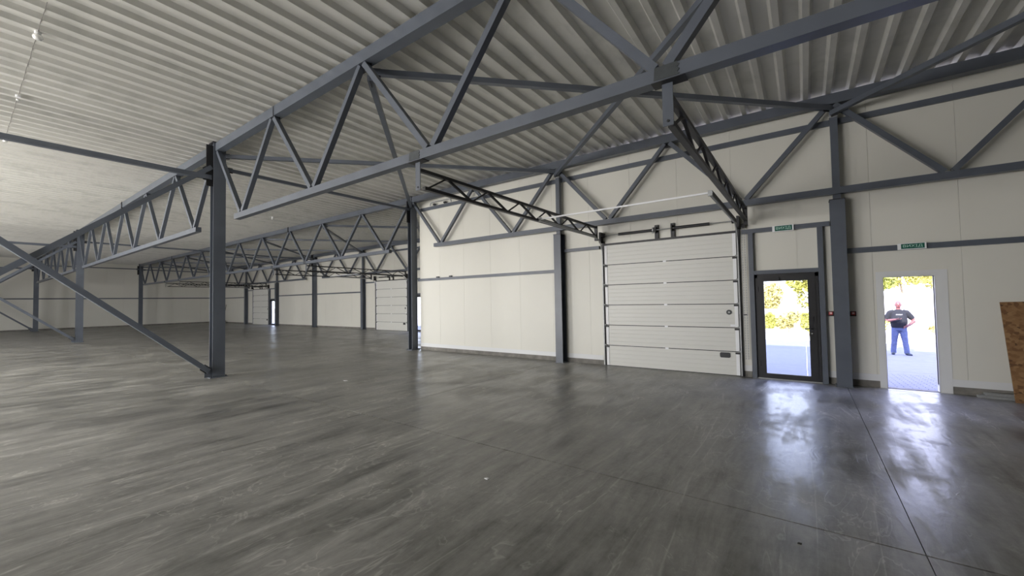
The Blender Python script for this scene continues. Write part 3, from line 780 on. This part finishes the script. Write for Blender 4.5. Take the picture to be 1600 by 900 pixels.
def foliage(cx, cy, cz, rx, ry, rz, n, leaf, seed, lumps=9):
    rnd = random.Random(seed); mb = MB()
    blobs = [(0,0,0,.62)]
    for k in range(lumps):
        a = rnd.uniform(0, 6.28); e = rnd.uniform(-.7, .9)
        blobs.append((math.cos(a)*math.cos(e)*.55, math.sin(a)*math.cos(e)*.55, math.sin(e)*.55, rnd.uniform(.28, .45)))
    for k in range(n):
        bx_, by_, bz_, br = rnd.choice(blobs)
        d = Vector((rnd.gauss(0,1), rnd.gauss(0,1), rnd.gauss(0,1))).normalized()*br*rnd.uniform(.7, 1.05)
        p = Vector((cx+(bx_+d.x)*rx, cy+(by_+d.y)*ry, cz+(bz_+d.z)*rz))
        u = Vector((rnd.gauss(0,1), rnd.gauss(0,1), rnd.gauss(0,1))).normalized(); w = u.cross(Vector((rnd.gauss(0,1), rnd.gauss(0,1), rnd.gauss(0,1)))).normalized()
        s = leaf*rnd.uniform(.6, 1.3); m0 = len(mb.v)
        mb.v += [tuple(p-u*s), tuple(p+w*s*.45), tuple(p+u*s), tuple(p-w*s*.45)]; mb.f.append((m0, m0+1, m0+2, m0+3))
    return mb
def tree(x, y, h, rr, mt, label, seed, n=3600, cz=.52, rz=.50):
    z0 = -.35
    r = thing('tree', label, 'tree', (x, y, z0), 'trees beyond the yard')
    MB().tube([(x, y, z0), (x+.1, y, z0+h*.25), (x-.05, y+.1, z0+h*.5), (x, y, z0+h*.75)], [.13, .10, .07, .04], 8).build('trunk', 'bark', r)
    c = foliage(x, y, z0+h*cz, rr, rr, h*rz, n, .17, seed, 14).build('crown', mt, r)
    return r
def shrub(x, y, h, rr, mt, label, seed, n=1500):
    z0 = -.36
    r = thing('shrub', label, 'shrub', (x, y, z0), 'shrubs along the yard')
    MB().tube([(x, y, z0), (x+.03, y, z0+h*.5)], [.04, .02], 6).build('stem', 'bark', r)
    foliage(x, y, z0+h*.5, rr, rr*.8, h*.5, n, .085, seed).build('foliage', mt, r)
tree(3.6, 40, 6.0, 2.7, 'leaf_b', 'green tree at the upper left of the open doorway view', 1, cz=.60, rz=.36)
tree(9.6, 42, 6.2, 2.9, 'leaf_a', 'yellow-green tree at the upper right of the open doorway view', 2, cz=.56, rz=.42)
tree(7.1, 50, 6.0, 2.7, 'leaf_a', 'yellow-green tree at the top middle of the open doorway view', 5, cz=.60, rz=.27)
tree(0.6, 42, 5.4, 2.1, 'leaf_a', 'yellow-green tree seen through the right of the glass door', 3)
tree(-3.2, 43, 3.6, 2.0, 'leaf_c', 'dry yellow tree seen through the left of the glass door', 4)
tree(-25.5, 36, 7.5, 3.2, 'leaf_a', 'yellow-green tree behind the recess glass door', 6)
tree(-34, 38, 7.5, 3.4, 'leaf_b', 'green tree behind the recessed wall', 7)
tree(-52, 32, 7.5, 3.6, 'leaf_a', 'yellow-green tree behind the farthest glass door', 8)
for k, (x, y, h, rr, mt, n) in enumerate(((-1.75, 25.2, 1.35, .62, 'leaf_a', 'left end of the glass door view'), (-.75, 26.7, 1.5, .66, 'leaf_c', 'middle of the glass door view'), (.15, 25.1, 1.3, .5, 'leaf_a', 'right of the middle of the glass door view'),
        (1.15, 26.6, 1.3, .75, 'leaf_a', 'right end of the glass door view'), (4.75, 24.9, .75, .5, 'leaf_c', 'low right in the open doorway view'), (2.6, 26.2, 1.2, .9, 'leaf_a', 'behind the standing man'))):
    shrub(x, y, h, rr, mt, 'yellow-green shrub past the yard edge, '+n, 20+k)

# ------------------------------------------------------------------ man outside
def person():
    px, py, pz = 2.50, 18.35, gz(18.35)
    r = thing('person', 'bald person in black T-shirt and blue jeans standing outside the doorway, one hand on hip', 'person', (px, py, pz))
    r.rotation_euler = (0, 0, 0)
    B = []   # body built around 0, facing -Y (towards the hall); image right = +X
    def T(mb, pts, rad, seg=14): mb.tube([(px+a, py+b, pz+c) for a, b, c in pts], rad, seg)
    body = MB()
    # torso + neck
    T(body, [(0,0,.86),(0,0,.95),(0,-.02,1.08),(0,-.02,1.22),(0,0,1.36),(0,.01,1.44),(0,.01,1.49)], [(.17,.12),(.18,.14),(.185,.16),(.18,.14),(.185,.115),(.12,.085),(.065,.06)], 18)
    T(body, [(0,.0,1.44),(0,-.01,1.60)], [.062,.058], 14)
    body.ball((px+.0, py-.015, pz+1.655), .1, 16, 12, (.80,.95,1.16))       # head
    body.ball((px+.0, py-.045, pz+1.595), .07, 12, 8, (.85,.85,.75))        # jaw
    body.ball((px, py-.115, pz+1.635), .018, 8, 6, (.8,1,1.3))             # nose
    for s in (-1, 1): body.ball((px+s*.082, py+.0, pz+1.64), .026, 8, 6, (.4,.7,1.2))   # ears
    # legs under jeans
    for s, fx, fy in ((-1, -.155, .02), (1, .15, -.10)):
        T(body, [(s*.085,0,.92),(s*.11,(fy)*.4,.50),(fx,fy,.09),(fx,fy-.01,.05)], [.09,.06,.045,.045], 12)
    # right arm (image left): elbow out, forearm forward and across with a phone
    T(body, [(-.20,0,1.40),(-.285,.0,1.13),(-.26,-.20,1.13),(-.15,-.30,1.165),(-.10,-.33,1.175)], [.06,.055,.050,.036,.028], 12)
    # left arm: hand on hip
    T(body, [(.20,0,1.40),(.355,.02,1.14),(.36,-.01,1.11),(.24,-.10,.99),(.185,-.15,.955)], [.06,.056,.054,.038,.030], 12)
    # hands: palm + five fingers each
    body.ball((px-.065, py-.335, pz+1.185), .042, 10, 8, (1.15,1,.5))
    for i, (dx, dy) in enumerate(((.035,-.035),(.045,-.018),(.047,.002),(.04,.02))):
        T(body, [(-.06+dx*.4,-.335+dy,1.185),(-.03+dx,-.34+dy,1.195),(-.02+dx,-.34+dy,1.222)], [.010,.009,.007], 8)
    T(body, [(-.09,-.36,1.19),(-.065,-.385,1.21),(-.04,-.385,1.225)], [.011,.010,.008], 8)
    body.ball((px+.165, py-.165, pz+.95), .042, 10, 8, (.95,.5,1.15))
    for i in range(4):
        T(body, [(.155-.01*i,-.17,.965-.022*i),(.115-.006*i,-.178,.955-.024*i),(.085-.004*i,-.172,.94-.025*i)], [.010,.009,.008], 8)
    T(body, [(.18,-.15,.98),(.165,-.175,1.01),(.145,-.175,1.02)], [.012,.010,.008], 8)
    o = body.build('body', 'skin', r, smooth=True)
    m = o.modifiers.new('fuse', 'REMESH'); m.mode = 'VOXEL'; m.voxel_size = .0075; m.use_smooth_shade = True
    sm = o.modifiers.new('smooth', 'SMOOTH'); sm.factor = .5; sm.iterations = 2
    # eyes, brows, mouth
    f = MB()
    for s in (-1, 1): f.ball((px+s*.032, py-.100, pz+1.662), .009, 8, 6)
    f.build('eyes', 'black', r)
    MB().box(px-.026, px+.026, py-.1135, py-.10, pz+1.592, pz+1.598).build('mouth', M['red'], r)
    # shirt
    sh = MB()
    T(sh, [(0,-.01,.90),(0,-.015,.99),(0,-.03,1.10),(0,-.03,1.22),(0,-.005,1.36),(0,.0,1.44),(0,.005,1.485)], [(.195,.165),(.205,.185),(.215,.20),(.205,.175),(.205,.135),(.14,.10),(.082,.075)], 20)
    T(sh, [(-.10,0,1.43),(-.19,0,1.39),(-.25,.0,1.28),(-.285,0,1.17)], [.07,.092,.085,.078], 14)
    T(sh, [(.10,0,1.43),(.19,0,1.39),(.27,.01,1.28),(.33,.02,1.19)], [.07,.092,.085,.076], 14)
    q = sh.build('t_shirt', 'shirt', r, smooth=True)
    m = q.modifiers.new('fuse', 'REMESH'); m.mode = 'VOXEL'; m.voxel_size = .010; m.use_smooth_shade = True
    sm = q.modifiers.new('smooth', 'SMOOTH'); sm.factor = .5; sm.iterations = 4
    pr_ = MB()
    for i, w in enumerate((.018,.012,.016,.014,.016,.012,.018)):
        x = px-.075+i*.022; pr_.box(x, x+w, py-.170+abs(i-3)*.004, py-.150, pz+1.318, pz+1.338)
    pr_.build('chest_print', 'print', q)
    # jeans
    jn = MB()
    T(jn, [(0,-.0,.80),(0,0,.88),(0,-.005,.96),(0,-.005,1.0)], [(.17,.13),(.185,.15),(.19,.155),(.185,.15)], 18)
    for s, fx, fy in ((-1, -.155, .02), (1, .15, -.10)):
        T(jn, [(s*.088,0,.92),(s*.10,fy*.2,.74),(s*.125,fy*.55,.47),(fx,fy,.16),(fx,fy,.06)], [.105,.10,.078,.068,.07], 14)
    q = jn.build('jeans', 'jeans', r, smooth=True)
    m = q.modifiers.new('fuse', 'REMESH'); m.mode = 'VOXEL'; m.voxel_size = .010; m.use_smooth_shade = True
    sm = q.modifiers.new('smooth', 'SMOOTH'); sm.factor = .5; sm.iterations = 3
    for fx, fy, sx in ((-.155, .02, -.03), (.15, -.10, .06)):
        s = MB(); T(s, [(fx,fy+.06,.045),(fx+sx*.3,fy-.04,.05),(fx+sx,fy-.14,.038),(fx+sx*1.2,fy-.19,.028)], [(.045,.04),(.05,.046),(.05,.034),(.035,.024)], 12)
        s.build('shoe', 'shoe', r, smooth=True)
    ph = MB().bar((px-.085, py-.36, pz+1.205), (px-.01, py-.345, pz+1.215), .075, .009).build('phone', 'black')
    tag(ph, 'dark phone held flat in the hand of the standing person', 'phone')
person()
